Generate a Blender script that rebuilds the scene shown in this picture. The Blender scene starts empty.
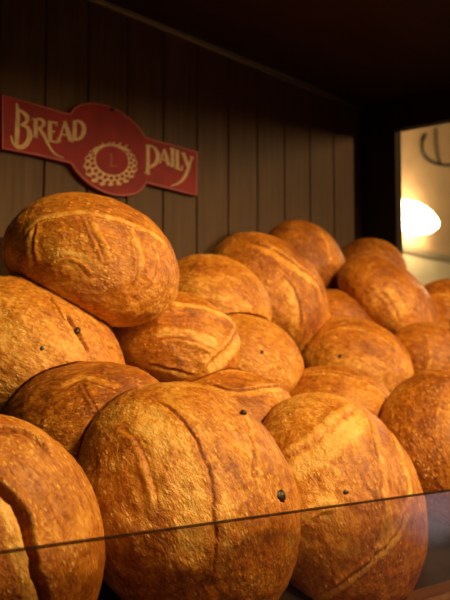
import bpy, bmesh, math, random
import numpy as np
from mathutils import Vector, Matrix

S = bpy.context.scene
COL = S.collection
EYE = 1.45                       # eye height above the shop floor
F = 1050.0                       # focal length in pixels of the 450x600 frame
YAW = math.radians(39.06)        # the view runs obliquely along the back wall
PITCH = math.radians(5.60)
FH = Vector((math.cos(YAW), math.sin(YAW), 0))
RT = Vector((math.sin(YAW), -math.cos(YAW), 0))
FW = FH * math.cos(PITCH) + Vector((0, 0, 1)) * math.sin(PITCH)
UPV = Vector((0, 0, 1)) * math.cos(PITCH) - FH * math.sin(PITCH)
CAM = Vector((0, 0, EYE))
YW = 1.36                        # front face of the slatted back wall


def ray(px, py):
    return FW + RT * ((px - 225) / F) + UPV * ((300 - py) / F)


def at(px, py, Y):
    d = ray(px, py)
    return CAM + d * (Y / d.y)


def atx(px, py, X):
    d = ray(px, py)
    return CAM + d * (X / d.x)


# ------------------------------------------------------------------ materials
def newmat(name):
    m = bpy.data.materials.new(name)
    m.use_nodes = True
    nt = m.node_tree
    return m, nt, nt.nodes['Principled BSDF'], nt.nodes['Material Output']


def N(nt, kind, **kw):
    n = nt.nodes.new(kind)
    for k, v in kw.items():
        if k.startswith('i_'):
            key = k[2:]
            n.inputs[int(key) if key.isdigit() else key.replace('_', ' ')].default_value = v
        else:
            setattr(n, k, v)
    return n


def ramp(nt, src, stops):
    r = nt.nodes.new('ShaderNodeValToRGB')
    e = r.color_ramp.elements
    while len(e) > 1:
        e.remove(e[-1])
    for i, (p, c) in enumerate(stops):
        el = e[0] if i == 0 else e.new(p)
        el.position = p
        el.color = (*c, 1) if len(c) == 3 else c
    nt.links.new(src, r.inputs[0])
    return r


def mixc(nt, fac, a, b, mode='MIX'):
    m = nt.nodes.new('ShaderNodeMix')
    m.data_type = 'RGBA'
    m.blend_type = mode
    for sock, val in ((0, fac), (6, a), (7, b)):
        if hasattr(val, 'links'):
            nt.links.new(val, m.inputs[sock])
        else:
            m.inputs[sock].default_value = val
    return m.outputs[2]


def mathn(nt, op, a, b=0.0, clamp=False):
    m = nt.nodes.new('ShaderNodeMath')
    m.operation = op
    m.use_clamp = clamp
    for i, v in enumerate((a, b)):
        if hasattr(v, 'links'):
            nt.links.new(v, m.inputs[i])
        else:
            m.inputs[i].default_value = v
    return m.outputs[0]


def wood(name, dark, light, rough=0.6, scale=(18, 18, 1.2), spec=0.3):
    m, nt, b, o = newmat(name)
    tc = N(nt, 'ShaderNodeTexCoord')
    mp = N(nt, 'ShaderNodeMapping')
    mp.inputs['Scale'].default_value = scale
    nt.links.new(tc.outputs['Object'], mp.inputs[0])
    n1 = N(nt, 'ShaderNodeTexNoise', i_Scale=4.0, i_Detail=6.0, i_Roughness=0.6)
    nt.links.new(mp.outputs[0], n1.inputs['Vector'])
    r = ramp(nt, n1.outputs['Fac'], [(0.3, dark), (0.75, light)])
    nt.links.new(r.outputs[0], b.inputs['Base Color'])
    b.inputs['Roughness'].default_value = rough
    b.inputs['Specular IOR Level'].default_value = spec
    bp = N(nt, 'ShaderNodeBump', i_Strength=0.25, i_Distance=0.002)
    nt.links.new(n1.outputs['Fac'], bp.inputs['Height'])
    nt.links.new(bp.outputs[0], b.inputs['Normal'])
    return m


def plain(name, col, rough=0.5, metal=0.0, spec=0.5, noise=0.12, nscale=60.0):
    m, nt, b, o = newmat(name)
    tc = N(nt, 'ShaderNodeTexCoord')
    n1 = N(nt, 'ShaderNodeTexNoise', i_Scale=nscale, i_Detail=4.0)
    nt.links.new(tc.outputs['Object'], n1.inputs['Vector'])
    lo = tuple(c * (1 - noise) for c in col)
    hi = tuple(min(1, c * (1 + noise)) for c in col)
    r = ramp(nt, n1.outputs['Fac'], [(0.3, lo), (0.7, hi)])
    nt.links.new(r.outputs[0], b.inputs['Base Color'])
    b.inputs['Roughness'].default_value = rough
    b.inputs['Metallic'].default_value = metal
    b.inputs['Specular IOR Level'].default_value = spec
    return m


def emit(name, col, strength):
    m, nt, b, o = newmat(name)
    b.inputs['Base Color'].default_value = (*col, 1)
    b.inputs['Emission Color'].default_value = (*col, 1)
    b.inputs['Emission Strength'].default_value = strength
    return m


def crust_mat():
    m, nt, b, o = newmat('bread_crust')
    L = nt.links.new
    tc = N(nt, 'ShaderNodeTexCoord')
    off = N(nt, 'ShaderNodeAttribute', attribute_type='OBJECT', attribute_name='grain_offset')
    vm = N(nt, 'ShaderNodeVectorMath', operation='ADD')
    L(tc.outputs['Object'], vm.inputs[0])
    L(off.outputs['Vector'], vm.inputs[1])
    V = vm.outputs[0]
    mp = N(nt, 'ShaderNodeMapping')
    mp.inputs['Scale'].default_value = (0.5, 1.0, 1.0)
    L(V, mp.inputs[0])
    n_big = N(nt, 'ShaderNodeTexNoise', i_Scale=18.0, i_Detail=3.0, i_Roughness=0.55)
    n_mid = N(nt, 'ShaderNodeTexNoise', i_Scale=85.0, i_Detail=4.0, i_Roughness=0.62, i_Distortion=0.3)
    n_fin = N(nt, 'ShaderNodeTexNoise', i_Scale=330.0, i_Detail=3.0, i_Roughness=0.7)
    n_spk = N(nt, 'ShaderNodeTexVoronoi', i_Scale=300.0, i_Randomness=1.0)
    n_wrk = N(nt, 'ShaderNodeTexNoise', i_Scale=210.0, i_Detail=4.0, i_Roughness=0.7, i_Distortion=0.6)
    n_pat = N(nt, 'ShaderNodeTexNoise', i_Scale=28.0, i_Detail=2.0)
    for n in (n_big, n_fin, n_pat):
        L(V, n.inputs['Vector'])
    for n in (n_mid, n_wrk, n_spk):
        L(mp.outputs[0], n.inputs['Vector'])
    bake = N(nt, 'ShaderNodeAttribute', attribute_name='bake')
    cut = N(nt, 'ShaderNodeAttribute', attribute_name='cut')
    rim = N(nt, 'ShaderNodeAttribute', attribute_name='rim')
    tone = N(nt, 'ShaderNodeAttribute', attribute_type='OBJECT', attribute_name='bake_shade')
    patch = ramp(nt, n_pat.outputs['Fac'], [(0.35, (0.15,) * 3), (0.65, (1.0,) * 3)]).outputs[0]
    # bran and flour flecks, pale ones also painting in glints: a random few cells
    sep = N(nt, 'ShaderNodeSeparateColor')
    L(n_spk.outputs['Color'], sep.inputs[0])
    some = mathn(nt, 'GREATER_THAN', sep.outputs[0], 0.66)
    core = ramp(nt, n_spk.outputs['Distance'], [(0.18, (1,) * 3), (0.5, (0,) * 3)]).outputs[0]
    glint_fleck = mathn(nt, 'MULTIPLY', mathn(nt, 'MULTIPLY', some, core), patch)
    dsome = mathn(nt, 'LESS_THAN', sep.outputs[1], 0.10)
    dfleck = mathn(nt, 'MULTIPLY', dsome, core)
    # crust baking by dome top, patches, specks, plus painted glints and rear-loaf shade
    f = mathn(nt, 'MULTIPLY', n_big.outputs['Fac'], 0.80)
    for src, k in ((n_mid.outputs['Fac'], 0.65), (n_wrk.outputs['Fac'], 1.10), (n_fin.outputs['Fac'], 0.50), (bake.outputs['Fac'], 0.36),
                   (rim.outputs['Fac'], 0.34), (dfleck, 0.16), (glint_fleck, -0.50), (cut.outputs['Fac'], -0.46)):
        f = mathn(nt, 'ADD', f, mathn(nt, 'MULTIPLY', src, k))
    f = mathn(nt, 'ADD', f, tone.outputs['Fac'])
    f = mathn(nt, 'SUBTRACT', f, 1.27)
    f = mathn(nt, 'ADD', mathn(nt, 'MULTIPLY', mathn(nt, 'SUBTRACT', f, 0.42), 1.25), 0.40)
    r = ramp(nt, f, [(0.0, (0.92, 0.56, 0.17)), (0.26, (0.80, 0.40, 0.070)), (0.5, (0.63, 0.24, 0.024)),
                     (0.74, (0.45, 0.140, 0.012)), (1.0, (0.25, 0.064, 0.007))])
    L(r.outputs[0], b.inputs['Base Color'])
    rr = ramp(nt, n_wrk.outputs['Fac'], [(0.3, (0.26,) * 3), (0.7, (0.55,) * 3)])
    L(rr.outputs[0], b.inputs['Roughness'])
    b.inputs['Specular IOR Level'].default_value = 0.5
    h = mathn(nt, 'MULTIPLY', n_mid.outputs['Fac'], 0.75)
    h = mathn(nt, 'ADD', h, mathn(nt, 'MULTIPLY', n_fin.outputs['Fac'], 0.40))
    h = mathn(nt, 'ADD', h, mathn(nt, 'MULTIPLY', mathn(nt, 'MULTIPLY', n_wrk.outputs['Fac'], patch), 1.0))
    h = mathn(nt, 'ADD', h, mathn(nt, 'MULTIPLY', glint_fleck, 0.25))
    bp = N(nt, 'ShaderNodeBump', i_Strength=0.8, i_Distance=0.0034)
    L(h, bp.inputs['Height'])
    L(bp.outputs[0], b.inputs['Normal'])
    return m


def glass_mat():
    m = bpy.data.materials.new('smoked_glass')
    m.use_nodes = True
    nt = m.node_tree
    nt.nodes.clear()
    o = N(nt, 'ShaderNodeOutputMaterial')
    t = N(nt, 'ShaderNodeBsdfTransparent')
    t.inputs[0].default_value = (0.83, 0.79, 0.74, 1)
    g = N(nt, 'ShaderNodeBsdfGlossy')
    g.inputs['Color'].default_value = (1, 1, 1, 1)
    g.inputs['Roughness'].default_value = 0.04
    fr = N(nt, 'ShaderNodeFresnel', i_IOR=1.5)
    mx = N(nt, 'ShaderNodeMixShader')
    ge = N(nt, 'ShaderNodeNewGeometry')
    front = mathn(nt, 'SUBTRACT', 1.0, ge.outputs['Backfacing'])
    nt.links.new(mathn(nt, 'MULTIPLY', fr.outputs[0], front), mx.inputs[0])
    nt.links.new(t.outputs[0], mx.inputs[1])
    nt.links.new(g.outputs[0], mx.inputs[2])
    nt.links.new(mx.outputs[0], o.inputs[0])
    return m


def edge_mat():
    m = plain('dark_glass_edge', (0.03, 0.016, 0.008), 0.4)
    nt = m.node_tree
    t = N(nt, 'ShaderNodeBsdfTransparent')
    t.inputs[0].default_value = (0.7, 0.6, 0.5, 1)
    mx = N(nt, 'ShaderNodeMixShader', i_0=0.55)
    nt.links.new(t.outputs[0], mx.inputs[1])
    nt.links.new(nt.nodes['Principled BSDF'].outputs[0], mx.inputs[2])
    nt.links.new(mx.outputs[0], nt.nodes['Material Output'].inputs[0])
    return m


M = dict(
    crust=crust_mat(), glass=glass_mat(),
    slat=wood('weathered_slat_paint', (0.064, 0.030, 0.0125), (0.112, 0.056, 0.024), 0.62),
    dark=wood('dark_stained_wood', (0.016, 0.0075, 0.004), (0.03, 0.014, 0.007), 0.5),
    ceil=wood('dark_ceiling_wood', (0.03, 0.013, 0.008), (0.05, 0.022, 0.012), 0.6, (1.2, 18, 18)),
    rail=plain('rail_light_streak', (0.26, 0.21, 0.16), 0.4),  # pale colour stands in for the streak of light along the ceiling line
    shelf=wood('brown_shelf_wood', (0.14, 0.062, 0.026), (0.22, 0.105, 0.045), 0.55, (1.5, 18, 18)),
    edge=edge_mat(),
    red=plain('red_sign_paint', (0.225, 0.011, 0.012), 0.6, 0, 0.25, 0.18, 25),
    pink=plain('faded_pink_line', (0.36, 0.10, 0.07), 0.55),
    cream=plain('cream_letter_paint', (0.52, 0.33, 0.17), 0.55, 0, 0.4, 0.2, 90),
    iron=plain('blackened_iron', (0.035, 0.032, 0.026), 0.5, 0.3),
    tan=plain('tan_plaster', (0.60, 0.385, 0.20), 0.85, 0, 0.2, 0.08, 8),
    buff=plain('buff_panel_paint', (0.74, 0.60, 0.37), 0.6, 0, 0.3, 0.05, 8),
    taupe=plain('taupe_rail_paint', (0.34, 0.26, 0.15), 0.6),
    tile=plain('floor_tile', (0.16, 0.10, 0.07), 0.5, 0, 0.4, 0.2, 6),
    raisin=plain('raisin_skin', (0.022, 0.008, 0.006), 0.4, 0, 0.5, 0.3, 300),
    lamp=emit('glowing_lamp_glass', (1.0, 0.80, 0.47), 22.0),
)


# ------------------------------------------------------------------ object helpers
def obj(name, me, mat=None, parent=None, loc=None):
    o = bpy.data.objects.new(name, me)
    COL.objects.link(o)
    if mat is not None and me is not None:
        for x in (mat if isinstance(mat, (list, tuple)) else [mat]):
            me.materials.append(x)
    if parent is not None:
        o.parent = parent
    if loc is not None:
        o.location = loc
    return o


def tag(o, label, cat, group=None, kind=None):
    o['label'] = label
    o['category'] = cat
    if group:
        o['group'] = group
    if kind:
        o['kind'] = kind
    return o


def struct(o):
    o['kind'] = 'structure'
    return o


def bm_mesh(bm, name, smooth=False):
    me = bpy.data.meshes.new(name)
    bmesh.ops.recalc_face_normals(bm, faces=bm.faces)
    bm.to_mesh(me)
    bm.free()
    if smooth:
        for p in me.polygons:
            p.use_smooth = True
    return me


def box_bm(x0, x1, y0, y1, z0, z1, bevel=0.0):
    bm = bmesh.new()
    bmesh.ops.create_cube(bm, size=1.0)
    for v in bm.verts:
        v.co = Vector(((x0 + x1) / 2 + v.co.x * (x1 - x0), (y0 + y1) / 2 + v.co.y * (y1 - y0),
                       (z0 + z1) / 2 + v.co.z * (z1 - z0)))
    if bevel:
        bmesh.ops.bevel(bm, geom=bm.edges[:], offset=bevel, segments=2, affect='EDGES')
    return bm


def prism_bm(pts, d, bm=None):
    """closed outline (list of 3D points) extruded along vector d"""
    bm = bm or bmesh.new()
    a = [bm.verts.new(p) for p in pts]
    b = [bm.verts.new(Vector(p) + d) for p in pts]
    n = len(pts)
    fa = bm.faces.new(a)
    fb = bm.faces.new(list(reversed(b)))
    for i in range(n):
        bm.faces.new((a[i], b[i], b[(i + 1) % n], a[(i + 1) % n]))
    return bm


def tube_bm(pts, rad, seg=10, bm=None, closed=False):
    bm = bm or bmesh.new()
    pts = [Vector(p) for p in pts]
    rings = []
    n = len(pts)
    for i, p in enumerate(pts):
        t = (pts[min(i + 1, n - 1)] - pts[max(i - 1, 0)]).normalized()
        a = t.cross(Vector((0.13, 0.9, 0.41))).normalized()
        b = t.cross(a)
        r = rad[i] if isinstance(rad, (list, tuple)) else rad
        rings.append([bm.verts.new(p + (a * math.cos(2 * math.pi * k / seg) + b * math.sin(2 * math.pi * k / seg)) * r)
                      for k in range(seg)])
    for i in range(n - 1):
        for k in range(seg):
            bm.faces.new((rings[i][k], rings[i][(k + 1) % seg], rings[i + 1][(k + 1) % seg], rings[i + 1][k]))
    bm.faces.new(rings[0])
    bm.faces.new(list(reversed(rings[-1])))
    return bm


def catmull(pts, per=8):
    pts = [np.array(p, float) for p in pts]
    if len(pts) < 3:
        return [pts[0] + (pts[-1] - pts[0]) * t for t in np.linspace(0, 1, per + 1)]
    out = []
    P = [2 * pts[0] - pts[1]] + pts + [2 * pts[-1] - pts[-2]]
    for i in range(1, len(P) - 2):
        p0, p1, p2, p3 = P[i - 1:i + 3]
        for k in range(per):
            t = k / per
            out.append(0.5 * (2 * p1 + (p2 - p0) * t + (2 * p0 - 5 * p1 + 4 * p2 - p3) * t * t
                              + (3 * p1 - p0 - 3 * p2 + p3) * t ** 3))
    out.append(pts[-1])
    return out


# ------------------------------------------------------------------ value noise
def vnoise(p, seed):
    i = np.floor(p).astype(np.int64)
    f = p - i
    f = f * f * (3 - 2 * f)

    def h(ix, iy, iz):
        n = (ix * 374761393 + iy * 668265263 + iz * 2147483647 + seed * 974634777) & 0xffffffff
        n = ((n ^ (n >> 13)) * 1274126177) & 0xffffffff
        n = (n ^ (n >> 16)) & 0xffffffff
        return n / 4294967295.0 * 2 - 1
    r = 0
    for dx in (0, 1):
        wx = f[:, 0] if dx else 1 - f[:, 0]
        for dy in (0, 1):
            wy = f[:, 1] if dy else 1 - f[:, 1]
            for dz in (0, 1):
                wz = f[:, 2] if dz else 1 - f[:, 2]
                r = r + wx * wy * wz * h(i[:, 0] + dx, i[:, 1] + dy, i[:, 2] + dz)
    return r


def fbm(p, seed, oct=3, gain=0.5):
    a, s, r = 1.0, 1.0, 0
    for k in range(oct):
        r = r + a * vnoise(p * s + 17.3 * k, seed + k * 7)
        a *= gain
        s *= 2.03
    return r


# ------------------------------------------------------------------ loaves
_cs = {}
_grid = {}


def cubesphere(n):
    if n in _cs:
        return _cs[n]
    t = np.tan(np.linspace(-math.pi / 4, math.pi / 4, n + 1))
    vs, qs = [], []
    base = 0
    for ax in range(3):
        for sg in (-1, 1):
            U, W = np.meshgrid(t, t, indexing='ij')
            P = np.empty((n + 1, n + 1, 3))
            P[..., ax] = sg
            P[..., (ax + 1) % 3] = U
            P[..., (ax + 2) % 3] = W
            vs.append(P.reshape(-1, 3))
            idx = np.arange((n + 1) ** 2).reshape(n + 1, n + 1) + base
            q = np.stack([idx[:-1, :-1], idx[1:, :-1], idx[1:, 1:], idx[:-1, 1:]], -1).reshape(-1, 4)
            if sg < 0:
                q = q[:, ::-1]
            qs.append(q)
            base += (n + 1) ** 2
    V = np.concatenate(vs)
    Q = np.concatenate(qs)
    key = np.round(V * 1e6).astype(np.int64)
    _, first, inv = np.unique(key, axis=0, return_index=True, return_inverse=True)
    V = V[first]
    Q = inv.reshape(-1)[Q]
    _grid[n] = inv.reshape(-1)
    V = V / np.linalg.norm(V, axis=1, keepdims=True)
    _cs[n] = (V, Q)
    return V, Q


# sloped bed of the case: everything in the heap leans on it
RY0, RH0, RK = 0.60, -0.285, 0.735
PLACED = []
GROUP = 'round loaves heaped in the display case'


class Loaf:
    pass


def ell_scale(q, L):
    """value < 1 inside the loaf's (inflated) base form; q in loaf coordinates"""
    z = np.where(q[:, 2] > 0, q[:, 2] / L.t1, q[:, 2] / L.t2)
    return np.sqrt((q[:, 0] / L.R) ** 2 + (q[:, 1] / L.R) ** 2 + z ** 2)


INFL = 1.09


def plan(name_label, px, py, Y, a, b, rot, seed, tone=0.0, k=0.64, cuts=(), raisins=(), res=None, bumpy=1.0,
         down=False):
    L = Loaf()
    L.label = name_label
    L.seed, L.tone, L.cuts, L.raisins, L.bumpy = seed, tone, cuts, raisins, bumpy
    C = at(px, py, Y)
    d = (C - CAM)
    zf = d.dot(FW)
    L.C = C
    L.R = a * zf / F
    view = d.normalized()
    right = view.cross(Vector((0, 0, 1)))
    right = (RT - view * RT.dot(view)).normalized()
    up = right.cross(view)
    rr = math.radians(rot)
    major = right * math.cos(rr) - up * math.sin(rr)
    minor = right * math.sin(rr) + up * math.cos(rr)
    if down:
        minor = -minor
    ba = b / a
    s2 = (ba * ba - k * k) / (1 - k * k)
    if s2 < 0.02:
        s2, k = 0.02, math.sqrt(max(0.1, (ba * ba - 0.02) / 0.98))
    sn, cs_ = math.sqrt(s2), math.sqrt(1 - s2)
    ax = minor * cs_ - view * sn
    X = major
    Yv = ax.cross(X)
    L.rotm = Matrix((X, Yv, ax)).transposed()          # local -> world
    L.t1, L.t2 = L.R * k * 1.14, L.R * k * 0.86
    top = math.sqrt((L.t1 * cs_) ** 2 + (L.R * sn) ** 2)
    bot = math.sqrt((L.t2 * cs_) ** 2 + (L.R * sn) ** 2)
    L.C = C - minor * (top - bot) / 2
    L.n = res or int(min(150, max(48, a * 1.25)))
    L.a = a
    PLACED.append(L)
    return L


def hit(L, px, py):
    """first point of the loaf's smooth form along the sight line, loaf coordinates"""
    R = np.array(L.rotm)
    o = R.T @ np.array(CAM - L.C)
    d = R.T @ np.array(ray(px, py))
    best = None
    for t_, sg in ((L.t1, 1), (L.t2, -1)):
        s = np.array([1 / L.R, 1 / L.R, 1 / t_])
        oo, dd = o * s, d * s
        A, B, Cc = dd @ dd, oo @ dd, oo @ oo - 1
        D = B * B - A * Cc
        if D < 0:
            continue
        for t in ((-B - math.sqrt(D)) / A,):
            p = o + d * t
            if p[2] * sg >= -1e-9 and (best is None or t < best[0]):
                best = (t, p)
    if best is None:
        # beyond the outline: nearest direction
        t = -(o @ d) / (d @ d)
        p = o + d * t
        return p / ell_scale(p[None], L)[0]
    return best[1]


def smooth(e0, e1, x):
    t = np.clip((x - e0) / (e1 - e0), 0, 1)
    return t * t * (3 - 2 * t)


def surface(K, q):
    """how far out loaf K's finished crust lies in the direction of q (1 = its smooth form)"""
    v = q / np.array([K.R, K.R, 1.0])
    v[:, 2] = np.where(q[:, 2] > 0, q[:, 2] / K.t1, q[:, 2] / K.t2)
    ax = np.argmax(np.abs(v), axis=1)
    r = np.arange(len(v))
    den = np.abs(v[r, ax]) + 1e-12
    n = K.n
    g = [np.clip((np.arctan(v[r, (ax + k) % 3] / den) + math.pi / 4) / (math.pi / 2) * n, 0, n) for k in (1, 2)]
    face = ax * 2 + (v[r, ax] > 0)
    out = 0
    for fu in (np.floor, np.ceil):
        for fw in (np.floor, np.ceil):
            out = np.maximum(out, K.rho[face, fu(g[0]).astype(int), fw(g[1]).astype(int)])
    return out


def make_loaf(i, L):
    V, Q = cubesphere(L.n)
    P = V * np.array([L.R, L.R, 1.0])
    P[:, 2] = np.where(V[:, 2] > 0, V[:, 2] * L.t1, V[:, 2] * L.t2)
    nrm = P / np.array([L.R ** 2, L.R ** 2, 1.0])
    nrm[:, 2] = np.where(P[:, 2] > 0, P[:, 2] / L.t1 ** 2, P[:, 2] / L.t2 ** 2)
    nrm /= np.linalg.norm(nrm, axis=1, keepdims=True)
    R = L.R
    U = P / R
    base = P.copy()
    disp = fbm(U * 1.5, L.seed, 2) * 0.016 * L.bumpy
    disp += fbm(U * np.array([5, 8, 7]), L.seed + 31, 3) * 0.0085 * L.bumpy
    ridg = 1 - np.abs(fbm(U * np.array([9, 5, 9]), L.seed + 57, 2))
    disp += (ridg - 0.7) * 0.006 * L.bumpy
    bake = np.clip(0.5 + 0.6 * (V[:, 2]) + 0.35 * fbm(U * 2.2, L.seed + 5, 2), 0, 1)
    cut = np.zeros(len(P))
    rim = np.zeros(len(P))
    jit = fbm(U * 8, L.seed + 77, 2) * 0.012 + fbm(U * 24, L.seed + 99, 2) * 0.006
    for c in L.cuts:
        pts2 = catmull(c['p'], 7)
        pts = np.array([hit(L, x, y) for x, y in pts2]) / R
        n = len(pts)
        best = np.full(len(P), 9.0)
        sgn = np.zeros(len(P))
        par = np.zeros(len(P))
        for s in range(n - 1):
            a_, b_ = pts[s], pts[s + 1]
            ab = b_ - a_
            l2 = ab @ ab + 1e-12
            t = np.clip(((U - a_) @ ab) / l2, 0, 1)
            dv = U - (a_ + t[:, None] * ab)
            d = np.linalg.norm(dv, axis=1)
            m = d < best
            side = np.sign(np.einsum('ij,ij->i', np.cross(np.broadcast_to(ab, U.shape), dv), nrm))
            best[m] = d[m]
            sgn[m] = side[m]
            par[m] = ((s + t) / (n - 1))[m]
        w = c.get('w', 0.09)
        dep = c.get('d', 0.022)
        lip = c.get('l', 0.012)
        sd = best * sgn * c.get('side', 1) + jit
        ends = c.get('ends', 0.16)
        tap = np.minimum(smooth(-0.02, ends, par), smooth(-0.02, ends, 1 - par))
        near = best < 3.2 * w + 0.1
        wc = c['wc']
        prof = -dep * np.exp(-(sd / wc) ** 2)
        prof += lip * np.exp(-((sd + 0.38 * w) / (0.36 * w)) ** 2)             # raised edge of crust
        prof += 0.55 * lip * np.exp(-((sd - 0.75 * w) / (0.5 * w)) ** 2)       # swollen opened side
        disp += np.where(near, prof * tap, 0)
        pale = smooth(0.0, 0.35 * w, sd) * (1 - smooth(0.75 * w, 1.25 * w, sd))
        pale += 0.55 * np.exp(-((sd + 0.30 * w) / (0.16 * w)) ** 2)
        rim = np.maximum(rim, np.where(near, np.exp(-((sd + 0.6 * wc) / (1.3 * wc)) ** 2) * tap * min(1.0, dep / 0.02), 0))
        cut = np.maximum(cut, np.where(near, pale * tap * c.get('pale', 0.9), 0))
    cut *= 0.85 + 0.3 * fbm(U * 12, L.seed + 3, 2)
    lim = (INFL - 1.0) * min(L.t2, L.R) / R
    disp = np.clip(disp, -0.09, 0.08 * L.t2 / R)
    P = base + nrm * (disp * R)[:, None]
    # squash where the loaf presses on a loaf, the bed or the glass
    RW = np.array(L.rotm)
    C = np.array(L.C)

    near_by = [K for K in PLACED[:i] if (K.C - L.C).length < (K.R + R) * 1.06]

    def outside(pts):
        Wd = pts @ RW.T + C
        bad = (Wd[:, 2] - EYE) < RH0 + RK * (Wd[:, 1] - RY0) + 0.003
        bad |= Wd[:, 1] < 0.598
        bad |= Wd[:, 1] > YW - 0.004
        bad |= Wd[:, 0] > XR - 0.004
        bad |= Wd[:, 2] < EYE - 0.232
        for K in near_by:
            q = (Wd - np.array(K.C)) @ np.array(K.rotm)
            e = ell_scale(q, K)
            m = e < INFL + 0.02
            if m.any():
                idx = np.nonzero(m)[0]
                bad[idx] |= e[idx] < surface(K, q[idx]) + 0.018
        return bad
    if outside(np.zeros((1, 3)))[0]:
        print('WARNING centre inside something:', L.label)
    bad = outside(P)
    # first obstacle met going out from the middle of the loaf
    first = np.where(bad, 1.0, 9.0)
    prev = np.zeros(len(P))
    cand = bad.copy()
    ln = np.linalg.norm(P, axis=1)
    for K in near_by:
        kc = RW.T @ (np.array(K.C) - C)
        t = np.clip((P @ kc) / ln ** 2, 0, 1)
        cand |= np.linalg.norm(P * t[:, None] - kc, axis=1) < K.R * 1.07
    ids = np.nonzero(cand)[0]
    if len(ids):
        hi = np.where(bad[ids], 1.0, 9.0)
        for t in np.linspace(0.95, 0.25, 15):
            b_ = outside(P[ids] * t)
            hi = np.where(b_, t, hi)
        m = hi < 8
        ids, hi = ids[m], hi[m]
        lo = np.maximum(hi - 0.05, 0)
        lo = np.where(hi <= 0.25, 0.0, lo)
        pp = P[ids]
        for _ in range(8):
            mid = (lo + hi) / 2
            b_ = outside(pp * mid[:, None])
            hi = np.where(b_, mid, hi)
            lo = np.where(b_, lo, mid)
        P[ids] = pp * lo[:, None]
    L.rho = ell_scale(P, L)[_grid[L.n]].reshape(6, L.n + 1, L.n + 1)
    me = bpy.data.meshes.new('round_loaf')
    me.vertices.add(len(P))
    me.vertices.foreach_set('co', P.astype(np.float32).ravel())
    me.loops.add(len(Q) * 4)
    me.loops.foreach_set('vertex_index', Q.astype(np.int32).ravel())
    me.polygons.add(len(Q))
    me.polygons.foreach_set('loop_start', np.arange(0, len(Q) * 4, 4, dtype=np.int32))
    me.update(calc_edges=True)
    me.polygons.foreach_set('use_smooth', np.ones(len(Q), dtype=bool))
    for nm, arr in (('bake', bake), ('cut', cut), ('rim', rim)):
        at_ = me.attributes.new(nm, 'FLOAT', 'POINT')
        at_.data.foreach_set('value', arr.astype(np.float32))
    me.validate()
    o = obj('round_loaf', me, M['crust'])
    o.matrix_world = Matrix.Translation(L.C) @ L.rotm.to_4x4()
    o['bake_shade'] = L.tone  # loaf's own baking; rear loaves coloured darker to imitate light falling off
    rnd = random.Random(L.seed)
    o['grain_offset'] = (rnd.uniform(0, 9), rnd.uniform(0, 9), rnd.uniform(0, 9))
    tag(o, L.label, 'loaf', GROUP)
    for (x, y, r, el) in L.raisins:
        p = hit(L, x, y)
        nr = p / np.array([R * R, R * R, (L.t1 if p[2] > 0 else L.t2) ** 2])
        nr /= np.linalg.norm(nr)
        zf = (Vector(L.rotm @ Vector(p)) + L.C - CAM).dot(FW)
        rad = r * zf / F
        bm = bmesh.new()
        bmesh.ops.create_icosphere(bm, subdivisions=3, radius=1.0)
        for v in bm.verts:
            k_ = 1 + 0.12 * math.sin(v.co.x * 5 + seed_phase(L.seed)) * math.cos(v.co.y * 6)
            v.co = Vector((v.co.x * rad * k_, v.co.y * rad * el * k_, v.co.z * rad * 0.5))
        rm = bm_mesh(bm, 'raisin', True)
        ro = obj('raisin', rm, M['raisin'], o)
        z = Vector(nr)
        xx = (Vector((1, 0, 0)) - z * z.x).normalized()
        yy = z.cross(xx)
        ro.matrix_local = Matrix.Translation(Vector(p) + z * rad * 0.0) @ Matrix((xx, yy, z)).transposed().to_4x4()
        ro['label'] = 'dark raisin or hole mark'
    return o


def seed_phase(s):
    return (s * 1.37) % 6.28


def C_(p, w=0.09, d=0.022, l=0.012, side=1, pale=0.9, wc=0.012, ends=0.16):
    return dict(p=p, w=w, d=d, l=l, side=side, pale=pale, wc=wc, ends=ends)


# position of the right-hand side wall of the case, from where it meets the slats
XR = at(361, 200, YW).x

# ---- front row, against the glass
plan('largest front loaf standing upright behind the glass, one raisin near its right edge',
     193, 502, 0.705, 129, 107, 62, 11, 0.0, cuts=(
         C_([(148, 392), (172, 412), (193, 436), (207, 466), (213, 500), (215, 545), (210, 590)], 0.30, 0.015, 0.012, -1, 0.8, 0.011),
         C_([(118, 425), (140, 448), (152, 480), (160, 520)], 0.10, 0.008, 0.014, 1, 0.5),
         C_([(240, 408), (250, 432), (255, 462), (257, 496)], 0.05, 0.018, 0.006, 1, 0.3, 0.010),
         C_([(246, 430), (252, 452), (251, 478)], 0.04, 0.014, 0.004, -1, 0.2, 0.008)),
     raisins=((281, 496, 6.6, 1.2), (244, 412, 3.2, 1.5)))
plan('front loaf in the lower left corner with a dark open gash on its face',
     -14, 540, 0.70, 135, 119, 62, 23, 0.0, cuts=(
         C_([(-6, 486), (8, 496), (19, 512), (27, 536), (34, 565), (44, 605)], 0.16, 0.075, 0.022, -1, 1.0, 0.030, 0.05),
         C_([(-26, 428), (-2, 427), (20, 432), (36, 441), (50, 454)], 0.07, 0.09, 0.034, 1, 0.0, 0.034, 0.10)))
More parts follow.
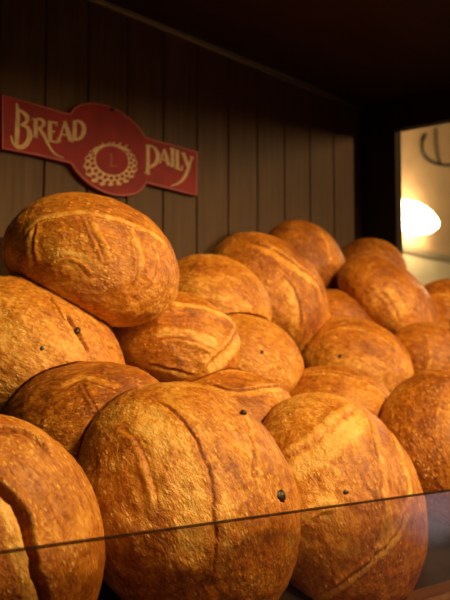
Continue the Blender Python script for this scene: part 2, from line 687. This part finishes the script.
plan('right front loaf with a pale forked slash and crossing seams seen through the glass',
     340, 505, 0.72, 118, 83, 73, 37, 0.0, cuts=(
         C_([(360, 404), (345, 418), (326, 434), (300, 452), (270, 470)], 0.19, 0.005, 0.022, 1, 1.0),
         C_([(360, 404), (370, 428), (377, 455), (381, 490), (379, 530), (368, 580)], 0.09, 0.024, 0.014, 1, 0.5),
         C_([(388, 428), (396, 450), (404, 478), (408, 505)], 0.10, 0.016, 0.014, 1, 0.8),
         C_([(409, 505), (392, 538), (362, 566), (330, 588), (300, 600)], 0.06, 0.006, 0.018, 1, 1.0),
         C_([(270, 552), (294, 530), (318, 510), (340, 504)], 0.06, 0.006, 0.014, 1, 0.8),
         C_([(385, 500), (388, 530), (385, 560)], 0.05, 0.006, 0.014, 1, 0.8)),
     raisins=((346, 492, 2.4, 1.3),))
plan('plain dark brown loaf at the right edge, beside the loaf with the forked slash',
     453, 446, 0.715, 80, 69, 60, 41, 0.11, cuts=(
         C_([(446, 392), (440, 420), (441, 455), (446, 490)], 0.10, 0.006, 0.010, 1, 0.4),))
# ---- second row
plan('glossy dark loaf wedged behind the two left front loaves',
     88, 425, 0.835, 92, 64, -8, 53, 0.15, cuts=(
         C_([(62, 392), (80, 381), (96, 384), (124, 392)], 0.12, 0.010, 0.012, 1, 0.8),
         C_([(80, 381), (92, 402), (110, 430)], 0.08, 0.012, 0.010, 1, 0.4)))
plan('small visible loaf peeping out between the two tallest front loaves',
     236, 418, 0.86, 70, 49, 15, 59, 0.02, cuts=(
         C_([(204, 384), (230, 390), (262, 388), (300, 384)], 0.12, 0.020, 0.018, -1, 0.8),
         C_([(210, 374), (240, 372), (275, 378)], 0.07, 0.010, 0.010, 1, 0.5)))
plan('loaf showing only its top rim behind the loaf with the forked slash',
     334, 411, 0.885, 68, 45, 10, 61, 0.04, cuts=(
         C_([(300, 374), (330, 372), (365, 380), (390, 398)], 0.10, 0.012, 0.012, -1, 0.5),))
plan('rough pale loaf at the left edge with cracks and bits of dark fruit',
     30, 352, 0.965, 102, 74, 25, 67, -0.12, bumpy=1.3, cuts=(
         C_([(50, 294), (58, 308), (66, 322)], 0.07, 0.030, 0.012, 1, 0.4, 0.014),
         C_([(64, 312), (74, 326), (82, 338), (90, 354)], 0.08, 0.036, 0.012, -1, 0.4, 0.016),
         C_([(108, 346), (116, 350), (124, 360)], 0.06, 0.022, 0.008, 1, 0.3, 0.012)),
     raisins=((78, 330, 3.0, 1.5), (42, 348, 2.2, 1.4)))
plan('loaf with a broad raised pale fold across it, in the middle of the heap',
     175, 339, 0.945, 67, 49, 15, 71, 0.04, cuts=(
         C_([(152, 343), (168, 337), (188, 339), (206, 346), (218, 352)], 0.15, 0.012, 0.036, 1, 1.0, 0.02),
         C_([(238, 328), (228, 344), (214, 358), (200, 372)], 0.20, 0.008, 0.036, 1, 1.0),
         C_([(132, 336), (142, 318), (165, 307), (196, 309), (226, 320), (240, 330)], 0.12, 0.008, 0.030, 1, 0.9),
         C_([(148, 364), (170, 369), (196, 376)], 0.08, 0.030, 0.016, -1, 0.6)))
plan('smooth brown loaf just right of the loaf with the raised fold',
     247, 360, 0.975, 60, 46, 25, 73, -0.05, cuts=(
         C_([(256, 344), (262, 352), (268, 358)], 0.04, 0.012, 0.004, 1, 0.2, 0.010),),
     raisins=((262, 352, 1.8, 1.2),))
plan('large loaf on top at upper left with long seams, below the red sign',
     94, 258, 0.955, 90, 63, 20, 79, 0.03, cuts=(
         C_([(22, 240), (38, 224), (62, 218), (86, 216), (118, 222), (148, 234), (174, 254)], 0.09, 0.020, 0.020, 1, 0.9),
         C_([(84, 217), (92, 230), (100, 246), (106, 264)], 0.08, 0.014, 0.014, 1, 0.6),
         C_([(124, 224), (135, 244), (138, 266), (134, 290)], 0.08, 0.012, 0.014, 1, 0.6),
         C_([(38, 224), (33, 244), (35, 268)], 0.08, 0.009, 0.014, -1, 0.5),
         C_([(46, 262), (68, 257), (86, 264), (96, 276)], 0.08, 0.008, 0.014, 1, 0.6),
         C_([(150, 238), (157, 262), (154, 284)], 0.05, 0.010, 0.010, 1, 0.4)))
plan('broad domed loaf right of centre with one tiny dark hole',
     356, 362, 0.99, 60, 43, 20, 83, 0.06, cuts=(
         C_([(318, 338), (345, 330), (376, 336), (402, 354)], 0.08, 0.006, 0.008, 1, 0.4),),
     raisins=((340, 356, 1.7, 1.2),))  # dark blob added in place of the hole's shade
plan('small loaf below the tilted loaf and right of the broad domed loaf',
     427, 356, 0.93, 40, 33, 20, 89, 0.09, cuts=(
         C_([(425, 340), (428, 356), (424, 374)], 0.10, 0.014, 0.012, 1, 0.6),))
plan('small round pale loaf behind the raised fold loaf, left of the largest rear loaf',
     215, 302, 1.055, 60, 46, 25, 97, -0.04, bumpy=1.2, cuts=(
         C_([(186, 306), (206, 300), (232, 304), (256, 312)], 0.10, 0.006, 0.010, 1, 0.4),))
plan('half seen loaf at the right edge, level with the tilted loaf',
     453, 315, 1.0, 44, 36, 20, 101, 0.13, cuts=(
         C_([(424, 300), (440, 296), (456, 302)], 0.10, 0.006, 0.010, 1, 0.4),))
plan('tilted loaf with a short pale slash, by the window opening',
     390, 301, 1.05, 59, 35, 42, 103, 0.15, cuts=(
         C_([(380, 290), (392, 303), (400, 322)], 0.18, 0.012, 0.016, 1, 0.8),
         C_([(362, 266), (384, 268), (406, 282)], 0.08, 0.008, 0.010, 1, 0.3)))
plan('largest rear loaf, leaning, with two long diagonal ridges',
     272, 293, 1.115, 72, 49, 50, 107, 0.12, cuts=(
         C_([(248, 240), (272, 250), (296, 266), (316, 282), (327, 308)], 0.15, 0.012, 0.024, -1, 0.9),
         C_([(282, 276), (294, 290), (300, 308), (300, 330)], 0.15, 0.010, 0.024, -1, 0.9)))
plan('dark loaf deep in the heap, in the gap left of the tilted loaf',
     338, 322, 1.10, 44, 32, 20, 109, 0.14)
plan('loaf whose rounded back rises behind the leaning ridged one, near the slats',
     307, 263, 1.225, 49, 36, 52, 113, 0.15, cuts=(
         C_([(316, 228), (326, 244), (328, 264)], 0.12, 0.010, 0.014, 1, 0.5),))
plan('loaf top showing behind the tilted loaf, in front of the dark post',
     371, 271, 1.225, 37, 33, 20, 127, 0.13)
plan('sliver of loaf at the left edge behind the rough pale loaf',
     -42, 300, 1.07, 58, 46, 20, 131, 0.05)

for i, L in enumerate(PLACED):
    make_loaf(i, L)

# ------------------------------------------------------------------ the case
XL = -0.25
ZB = EYE - 0.235                # top of the base board of the case
ZC = at(345, 101, YW).z         # underside of the case's ceiling
ZT = atx(400, 132, XR + 0.03).z        # top of the window opening in the side wall
YP = atx(402, 200, XR + 0.03).y        # front edge of the corner post

# slatted back wall: one continuous profile of planks and grooves
xa, xb = at(197, 170, YW).x, at(310, 170, YW).x
SW = (xb - xa) / 4
bm = bmesh.new()
prof = []
x = xa - 20 * SW
while x < XR + SW:
    if x > XL - SW:
        prof += [(x - 0.0030, YW), (x - 0.0014, YW + 0.006), (x + 0.0014, YW + 0.006), (x + 0.0030, YW)]
    x += SW
prof = [(min(max(px_, XL - 0.02), XR + 0.03), y_) for px_, y_ in prof]
prof = [(XL - 0.03, YW)] + prof + [(XR + 0.035, YW)]
prof += [(XR + 0.035, YW + 0.03), (XL - 0.03, YW + 0.03)]
prism_bm([Vector((a_, b_, ZB - 0.3)) for a_, b_ in prof], Vector((0, 0, ZC + 0.06 - ZB + 0.3)), bm)
struct(obj('wall_back', bm_mesh(bm, 'wall_back'), M['slat']))

# side wall with its window opening, corner post and lintel in one piece
bm = bmesh.new()
o_ = [(YW, ZB - 0.3), (YW, ZC + 0.06), (0.05, ZC + 0.06), (0.05, ZT), (YP, ZT), (YP, ZB + 0.10), (0.05, ZB + 0.10), (0.05, ZB - 0.3)]  # lintel lengthened forward out of view to hold back the side lamp
prism_bm([Vector((XR, a_, b_)) for a_, b_ in o_], Vector((0.03, 0, 0)), bm)
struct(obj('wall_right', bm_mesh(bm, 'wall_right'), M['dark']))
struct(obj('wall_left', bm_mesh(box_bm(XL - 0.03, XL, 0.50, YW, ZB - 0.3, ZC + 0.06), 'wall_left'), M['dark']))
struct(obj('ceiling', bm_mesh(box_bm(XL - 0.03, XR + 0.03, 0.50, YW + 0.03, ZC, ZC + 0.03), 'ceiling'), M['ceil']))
struct(obj('trim_1', bm_mesh(tube_bm([(XL, YW - 0.006, ZC - 0.006), (XR, YW - 0.006, ZC - 0.006)], 0.006, 12), 'trim_1', True), M['rail']))

# counter that carries the heap
counter = obj('display_counter', None, loc=Vector((0.9, 0.95, 0)))
tag(counter, 'dark wooden display counter with a sloped bed carrying the heaped loaves', 'counter')


def local(o, me):
    me.transform(Matrix.Translation(-o.location))
    return me


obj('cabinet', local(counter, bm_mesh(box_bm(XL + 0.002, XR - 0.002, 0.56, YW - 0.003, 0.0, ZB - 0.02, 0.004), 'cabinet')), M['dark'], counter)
obj('base_board', local(counter, bm_mesh(box_bm(XL + 0.002, XR - 0.003, 0.54, YW - 0.004, ZB - 0.02, ZB, 0.003), 'base_board')), M['shelf'], counter)
yb = RY0 + (ZB - EYE - RH0) / RK
zt = EYE + RH0 + RK * (YW - 0.005 - RY0)
bm = prism_bm([Vector((XL + 0.004, yb, ZB + 0.0)), Vector((XL + 0.004, YW - 0.005, zt)), Vector((XL + 0.004, YW - 0.005, ZB + 0.0))],
              Vector((XR - XL - 0.009, 0, 0)))
obj('sloped_bed', local(counter, bm_mesh(bm, 'sloped_bed')), M['dark'], counter)

# low glass guard along the front
gl = obj('glass_guard', None, loc=Vector((0.9, 0.58, ZB)))
tag(gl, 'low clear glass guard with a dark top edge in front of the loaves', 'glass guard')
YG = 0.585
pl, pr = at(0, 551.5, YG), at(450, 490.5, YG)
ztop = (pl.z + pr.z) / 2
obj('glass_pane', local(gl, bm_mesh(box_bm(XL + 0.01, XR - 0.01, YG, YG + 0.004, ZB + 0.0005, ztop - 0.0016), 'glass_pane')), M['glass'], gl)
obj('top_edge', local(gl, bm_mesh(box_bm(XL + 0.01, XR - 0.01, YG - 0.0002, YG + 0.0042, ztop - 0.0016, ztop + 0.0006, 0.0002), 'top_edge')), M['edge'], gl)

# ------------------------------------------------------------------ the red sign
YS = YW - 0.012


def sp(p, dy=0.0):
    v = at(p[0], p[1], YS)
    v.y += dy
    return v


sc_ = sp((100, 150))
sign = obj('wall_sign', None, loc=Vector((sc_.x, YW, sc_.z)))
tag(sign, 'red painted wall sign with rounded middle, hung on the dark slats', 'sign')
OUT = [(1.5, 94.5), (36, 103.5), (66, 112.5), (70, 113), (73.5, 107.5), (80.6, 103.5), (88, 102.3), (96.6, 102.5), (104, 103.8),
       (112.6, 106.5), (121, 110.8), (128.6, 116.3), (135, 122), (141, 128.7), (146.4, 136.7), (150, 138), (174, 144.5), (198, 151.5),
       (197.5, 196), (172, 190), (150, 184.5), (147, 183.5), (144.6, 187.4), (141, 191.5), (135.7, 194.5), (129, 196), (121.5, 196.3),
       (113, 195.6), (105.5, 193.6), (96, 189), (87.8, 183.8), (81, 177.6), (75.3, 171.4), (72, 166), (70, 163.6), (36, 155.5), (1.5, 149)]
bm = prism_bm([sp(p) for p in OUT], Vector((0, 0.010, 0)))
obj('panel', local(sign, bm_mesh(bm, 'panel')), M['red'], sign)


def sign_strip(pts, wid, bm, dy0=-0.0012, th=0.0015, closed=False):
    """flat raised stroke of varying width laid on the sign's face; pts in the sign's plane"""
    P = [np.array(p, float) for p in pts]
    n = len(P)
    Lf, Rt = [], []
    for k in range(n):
        a_ = P[(k - 1) % n] if closed else P[max(k - 1, 0)]
        b_ = P[(k + 1) % n] if closed else P[min(k + 1, n - 1)]
        t = b_ - a_
        t = t / (np.linalg.norm(t) + 1e-9)
        nn = np.array([-t[1], t[0]])
        w = wid[k] if isinstance(wid, (list, tuple, np.ndarray)) else wid
        Lf.append(P[k] + nn * w / 2)
        Rt.append(P[k] - nn * w / 2)
    m = n if closed else n - 1
    vt = [(bm.verts.new(sp(Lf[k], dy0)), bm.verts.new(sp(Rt[k], dy0)), bm.verts.new(sp(Lf[k], dy0 + th)), bm.verts.new(sp(Rt[k], dy0 + th)))
          for k in range(n)]
    for k in range(m):
        A, B = vt[k], vt[(k + 1) % n]
        bm.faces.new((A[0], A[1], B[1], B[0]))
        bm.faces.new((A[2], B[2], B[3], A[3]))
        bm.faces.new((A[0], B[0], B[2], A[2]))
        bm.faces.new((A[1], A[3], B[3], B[1]))
    if not closed:
        for A in (vt[0], vt[-1]):
            bm.faces.new(A if False else (A[0], A[2], A[3], A[1]))


cx0, cy0 = 100, 149
inset = []
for k in range(len(OUT)):
    a_, b_ = np.array(OUT[k - 1]), np.array(OUT[(k + 1) % len(OUT)])
    t = (b_ - a_) / np.linalg.norm(b_ - a_)
    nn = np.array([-t[1], t[0]])
    inset.append(np.array(OUT[k]) + nn * 1.4)
bm = bmesh.new()
sign_strip(inset, 0.9, bm, -0.0006, 0.0008, True)
obj('border_line', local(sign, bm_mesh(bm, 'border_line')), M['pink'], sign)


def stroke(bm, pts, w, per=5):
    c = catmull(pts, per) if len(pts) > 2 else [np.array(p, float) for p in pts]
    if isinstance(w, (list, tuple)):
        w = np.interp(np.linspace(0, 1, len(c)), np.linspace(0, 1, len(w)), w)
    sign_strip(c, w, bm)


def letter(name, strokes):
    bm = bmesh.new()
    for pts, w in strokes:
        stroke(bm, pts, [x * 1.22 for x in w] if isinstance(w, list) else w * 1.22)
    return obj(name, local(sign, bm_mesh(bm, name)), M['cream'], sign)


def serif(x, y, w, s=0.28):
    return ([(x - w / 2, y - s * w / 2), (x + w / 2, y + s * w / 2)], 1.3)


# first word: tall B with a split stem, then small capitals
letter('letter_B', [
    ([(16.2, 103.2), (17.2, 112), (17.0, 124), (16.6, 136), (16.4, 144)], [1.2, 3.2, 3.8, 3.8, 3.0]),
    ([(16.5, 109.5), (22, 112), (26.5, 117), (26, 122), (20, 125.5)], [1.4, 2.4, 3.6, 3.0, 1.4]),
    ([(20, 125.5), (26, 127), (29.0, 132), (28.6, 139), (24, 146), (18, 147), (12.5, 142.5), (10.4, 135.5)], [1.2, 2.6, 4.2, 4.4, 4.0, 3.6, 2.4, 0.8])])
letter('letter_R', [
    ([(35.2, 119.5), (35.2, 137.5)], 3.3), serif(34.6, 137, 5.5), serif(33.6, 119.3, 4),
    ([(34.5, 119.6), (40.5, 119.4), (43.2, 123), (41, 127.2), (36, 128.8)], [1.4, 2.2, 3.3, 2.4, 1.2]),
    ([(38.5, 128), (43.5, 135.5), (48, 145), (54, 153.5), (63.5, 158.2)], [2.6, 2.8, 2.0, 1.4, 0.5])])
letter('letter_E', [
    ([(49.4, 121.3), (49.6, 141.3)], 3.4), ([(47.6, 121.4), (56.6, 123.2)], [1.5, 1.6]), ([(56.4, 121.8), (56.3, 126.2)], 1.2),
    ([(49.5, 131.2), (54.6, 131.8)], 1.4), ([(47.6, 140.8), (57.6, 142.4)], 1.7), ([(57.4, 142.5), (57.6, 137.6)], 1.2)])
letter('letter_A', [
    ([(64.6, 121.6), (61.5, 131), (58.6, 141.4)], [1.2, 1.4, 1.4]), ([(64.2, 121.4), (67.2, 130.5), (70.2, 141)], [2.2, 3.4, 3.6]),
    ([(61.2, 134.6), (68, 135.2)], 1.3), serif(58.4, 141.2, 4.2), serif(70.6, 141, 5)])
letter('letter_D', [
    ([(74.4, 121.6), (74.2, 139.6)], 3.4), ([(72.4, 121.5), (79, 121.4), (83.2, 126), (83, 133.5), (79, 138.8), (72.4, 139.8)], [1.4, 2.0, 3.4, 3.6, 2.2, 1.4])])
# second word
letter('letter_D', [
    ([(147.6, 145.8), (147.6, 160), (147.2, 173.2)], 2.8), serif(147, 173.4, 5), ([(145.4, 145.4), (152.5, 147), (157.2, 153.5), (156.2, 162), (151, 166.6), (147.4, 167.6)], [1.2, 1.8, 3.2, 3.2, 2.0, 1.1])])
letter('letter_A', [
    ([(164, 149.6), (161.6, 156), (159.4, 163.4)], [1.0, 1.3, 1.2]), ([(163.8, 149.2), (166, 156.6), (168.2, 165.4)], [1.8, 2.8, 2.8]),
    ([(160.8, 159), (166.6, 160.4)], 1.1)])
letter('letter_I', [([(172, 148.8), (172.2, 166.2)], 2.8), serif(172, 148.8, 4.4), serif(172.2, 166.4, 4.6)])
letter('letter_L', [([(177, 150.6), (177, 168.6)], 2.8), serif(177, 150.8, 4.4), ([(175.4, 168), (181.6, 170.2)], 1.5), ([(181.6, 170.6), (182, 165.6)], 1.2)])
letter('letter_Y', [
    ([(183, 153.4), (185.4, 160), (187.6, 166.4)], [2.4, 2.8, 2.4]), ([(192, 157.4), (189.6, 163.4), (187, 171), (182.6, 179.4), (176, 184.4), (170.4, 186)], [1.4, 2.0, 2.6, 2.2, 1.4, 0.5]),
    serif(182.8, 153.4, 4.2), serif(191.6, 157.4, 3.6)])

# chequered wreath in the round middle
cxi, cyi, rxi, ryi = 111.7, 160.6, 16.6, 14.4


def wreath(t, f):
    """t: angle (0 = right, 90 = down), f: 0 inner rim .. 1 outer rim"""
    c, s = math.cos(t), math.sin(t)
    low = 0.5 + 0.5 * math.sin(t + 0.18)
    left = max(0, -c)
    th = 2.4 + 9.2 * low ** 0.8 + 9.0 * left * low
    return (cxi + (rxi + th * f) * c, cyi + (ryi + th * f * 0.92) * s + 1.6 * c * 1.0)


bm = bmesh.new()
NT = 80
inn, mid, outr = [], [], []
for k in range(NT):
    t = 2 * math.pi * k / NT
    inn.append(wreath(t, 0.0))
    outr.append(wreath(t, 1.0 if k % 4 < 2 else 0.86))
for k in range(NT):
    k2 = (k + 1) % NT
    prism_bm([sp(p, -0.0010) for p in (inn[k], inn[k2], outr[k2], outr[k])], Vector((0, 0.0012, 0)), bm)
bmesh.ops.remove_doubles(bm, verts=bm.verts, dist=1e-6)
for t in (4.2, 4.55, 4.75, 5.05, 5.35):
    a_, b_ = wreath(t, 0.3), wreath(t + 0.06, 1.8)
    sign_strip([a_, ((a_[0] + b_[0]) / 2, (a_[1] + b_[1]) / 2), b_], [2.0, 1.6, 0.5], bm, -0.0010, 0.0011)
emb = obj('wreath_emblem', local(sign, bm_mesh(bm, 'wreath_emblem')), M['cream'], sign)
bm = bmesh.new()
for r_, (f_, hw, hh) in enumerate(((0.30, 0.075, 0.21), (0.70, 0.066, 0.21))):
    for k in range(22):
        t = 2 * math.pi * (k + 0.5 * r_) / 22 - 0.1
        if 0.5 + 0.5 * math.sin(t + 0.18) < 0.22:
            continue
        prism_bm([sp(p, -0.0015) for p in (wreath(t - hw * 1.6, f_), wreath(t, f_ - hh), wreath(t + hw * 1.6, f_), wreath(t, f_ + hh))],
                 Vector((0, 0.0008, 0)), bm)
obj('chequer_pattern', local(sign, bm_mesh(bm, 'chequer_pattern')), M['red'], sign)
bm = bmesh.new()
sign_strip(catmull([(110.6, 153), (111.4, 160), (110.4, 166.5)], 5), 0.9, bm, -0.0006, 0.0008)
sign_strip(catmull([(110.4, 166.5), (113.5, 165.8), (116.5, 166.2)], 5), 0.8, bm, -0.0006, 0.0008)
obj('centre_mark', local(sign, bm_mesh(bm, 'centre_mark')), M['pink'], sign)
bm = bmesh.new()
bmesh.ops.create_cone(bm, cap_ends=True, segments=16, radius1=0.0032, radius2=0.0032, depth=0.006,
                      matrix=Matrix.Translation(sp((111.5, 109.5), -0.002)) @ Matrix.Rotation(math.pi / 2, 4, 'X'))
obj('nail', local(sign, bm_mesh(bm, 'nail', True)), M['iron'], sign)

# ------------------------------------------------------------------ the shop beyond the side opening
YF = 2.9
struct(obj('floor', bm_mesh(box_bm(-1.5, 8.5, -1.6, YF + 0.1, -0.05, 0.0), 'floor'), M['tile']))
zr = at(425, 254, YF).z
struct(obj('wall_far', bm_mesh(box_bm(1.5, 8.5, YF, YF + 0.1, 0.0, 3.4), 'wall_far'), M['tan']))
struct(obj('trim_2', bm_mesh(box_bm(1.5, 8.5, YF - 0.02, YF, zr - 0.022, zr + 0.022, 0.005), 'trim_2'), M['taupe']))
struct(obj('trim_3', bm_mesh(box_bm(1.5, 8.5, YF - 0.012, YF, 0.0, zr - 0.022), 'trim_3'), M['buff']))

# wall lamp: rosette, arm, and a glowing teardrop glass
lp = at(413, 217.5, YF - 0.09)
lamp = obj('wall_lamp', None, loc=Vector((lp.x, YF, lp.z)))
tag(lamp, 'glowing wall lamp seen through the side opening past the dark post', 'lamp')
bm = bmesh.new()
bmesh.ops.create_cone(bm, cap_ends=True, segments=32, radius1=0.05, radius2=0.035, depth=0.02,
                      matrix=Matrix.Translation((lp.x - 0.03, YF - 0.011, lp.z)) @ Matrix.Rotation(math.pi / 2, 4, 'X'))
obj('rosette', local(lamp, bm_mesh(bm, 'rosette', False)), M['iron'], lamp)
obj('arm', local(lamp, bm_mesh(tube_bm([(lp.x - 0.03, YF - 0.02, lp.z), (lp.x - 0.03, YF - 0.03, lp.z - 0.002), (lp.x - 0.03, YF - 0.045, lp.z)], 0.008), 'arm', True)), M['iron'], lamp)
bm = bmesh.new()
bmesh.ops.create_uvsphere(bm, u_segments=40, v_segments=24, radius=1.0)
hx = 0.29
for v in bm.verts:
    x_, y_, z_ = v.co
    tp = 1.0 - 0.25 * max(0, x_) ** 2
    v.co = Vector((lp.x + x_ * hx, lp.y + y_ * 0.06 * tp, lp.z + z_ * 0.088 * tp))
obj('glass_shade', local(lamp, bm_mesh(bm, 'glass_shade', True)), M['lamp'], lamp)

# curled iron bracket high on the far wall
YI = YF - 0.02
sc2 = [(426, 134), (422.5, 142), (423.5, 152), (430, 160), (440, 164), (452, 165), (462, 163)]
bm = tube_bm([at(a_, b_, YI) for a_, b_ in [tuple(q) for q in catmull(sc2, 6)]], 0.009, 8)
ir = obj('wall_hanging', bm_mesh(bm, 'wall_hanging', True), M['iron'])
tag(ir, 'curled dark iron scroll high on the tan far wall', 'wall ornament')
bm = tube_bm([at(436, 128, YI), at(436.5, 140, YI), at(437.5, 152, YI), at(440, 163, YI)], 0.007, 8)
obj('upright', bm_mesh(bm, 'upright', True), M['iron'], ir)

# ------------------------------------------------------------------ lights
def light(name, kind, loc, aim, energy, col, **kw):
    d = bpy.data.lights.new(name, kind)
    d.energy = energy
    d.color = col
    for k, v in kw.items():
        setattr(d, k, v)
    o = bpy.data.objects.new(name, d)
    COL.objects.link(o)
    o.location = loc
    o.rotation_euler = (Vector(aim) - Vector(loc)).to_track_quat('-Z', 'Y').to_euler()
    return o


WARM = (1.0, 0.66, 0.25)
light('shop_lamp', 'SPOT', (1.20, -0.45, EYE + 1.17), (1.2, 0.9, EYE + 0.0), 165, WARM, spot_size=math.radians(75),
      spot_blend=0.5, shadow_soft_size=0.26)
light('front_fill', 'SPOT', (0.35, -1.0, EYE + 0.30), (1.15, 0.85, EYE + 0.0), 22, WARM, spot_size=math.radians(42),  # added fill with no lamp behind it, lifts the loaves' undersides
      spot_blend=0.7, shadow_soft_size=0.35)
light('side_lamp', 'SPOT', (XR + 0.60, -0.50, EYE + 0.80), (1.9, YW, EYE + 0.3), 90, (1.0, 0.68, 0.32), spot_size=math.radians(80),
      spot_blend=0.5, shadow_soft_size=0.09)
light('hall_lamp', 'POINT', (5.3, 1.6, 2.75), (5, 2, 0), 32, (1.0, 0.74, 0.38), shadow_soft_size=0.15)

w = bpy.data.worlds.new('World')
S.world = w
w.use_nodes = True
# dim brown shop, with an added pale patch for a reflection in the glass
nt = w.node_tree
tc = N(nt, 'ShaderNodeTexCoord')
pv = ray(438, 508).normalized()
pv.y *= -1
dt = N(nt, 'ShaderNodeVectorMath', operation='DISTANCE')
nt.links.new(tc.outputs['Generated'], dt.inputs[0])
dt.inputs[1].default_value = pv
ns = N(nt, 'ShaderNodeTexNoise', i_Scale=14.0, i_Detail=3.0)
nt.links.new(tc.outputs['Generated'], ns.inputs['Vector'])
dd = mathn(nt, 'ADD', dt.outputs['Value'], mathn(nt, 'MULTIPLY', mathn(nt, 'SUBTRACT', ns.outputs['Fac'], 0.5), 0.06))
rw = ramp(nt, dd, [(0.0, (1.3, 0.95, 0.95)), (0.018, (1.1, 0.8, 0.85)), (0.034, (0.12, 0.07, 0.075)), (0.12, (0.035, 0.021, 0.02)), (0.3, (0.012, 0.0085, 0.0072))])
nt.links.new(rw.outputs[0], nt.nodes['Background'].inputs[0])
nt.nodes['Background'].inputs[1].default_value = 1.0

# ------------------------------------------------------------------ camera
cd = bpy.data.cameras.new('camera')
cam = bpy.data.objects.new('camera', cd)
COL.objects.link(cam)
cam.matrix_world = Matrix.Translation(CAM) @ Matrix((RT, UPV, -FW)).transposed().to_4x4()
cd.sensor_fit = 'VERTICAL'
cd.sensor_height = 24.0
cd.lens = 24.0 * F / 600.0
cd.clip_start = 0.01
cd.dof.use_dof = True
cd.dof.focus_distance = 1.02
cd.dof.aperture_fstop = 7.5
S.camera = cam
S.view_settings.view_transform = 'Standard'
S.view_settings.look = 'None'
S.view_settings.gamma = 1.0
S.view_settings.use_curve_mapping = False
S.view_settings.exposure = 0.0
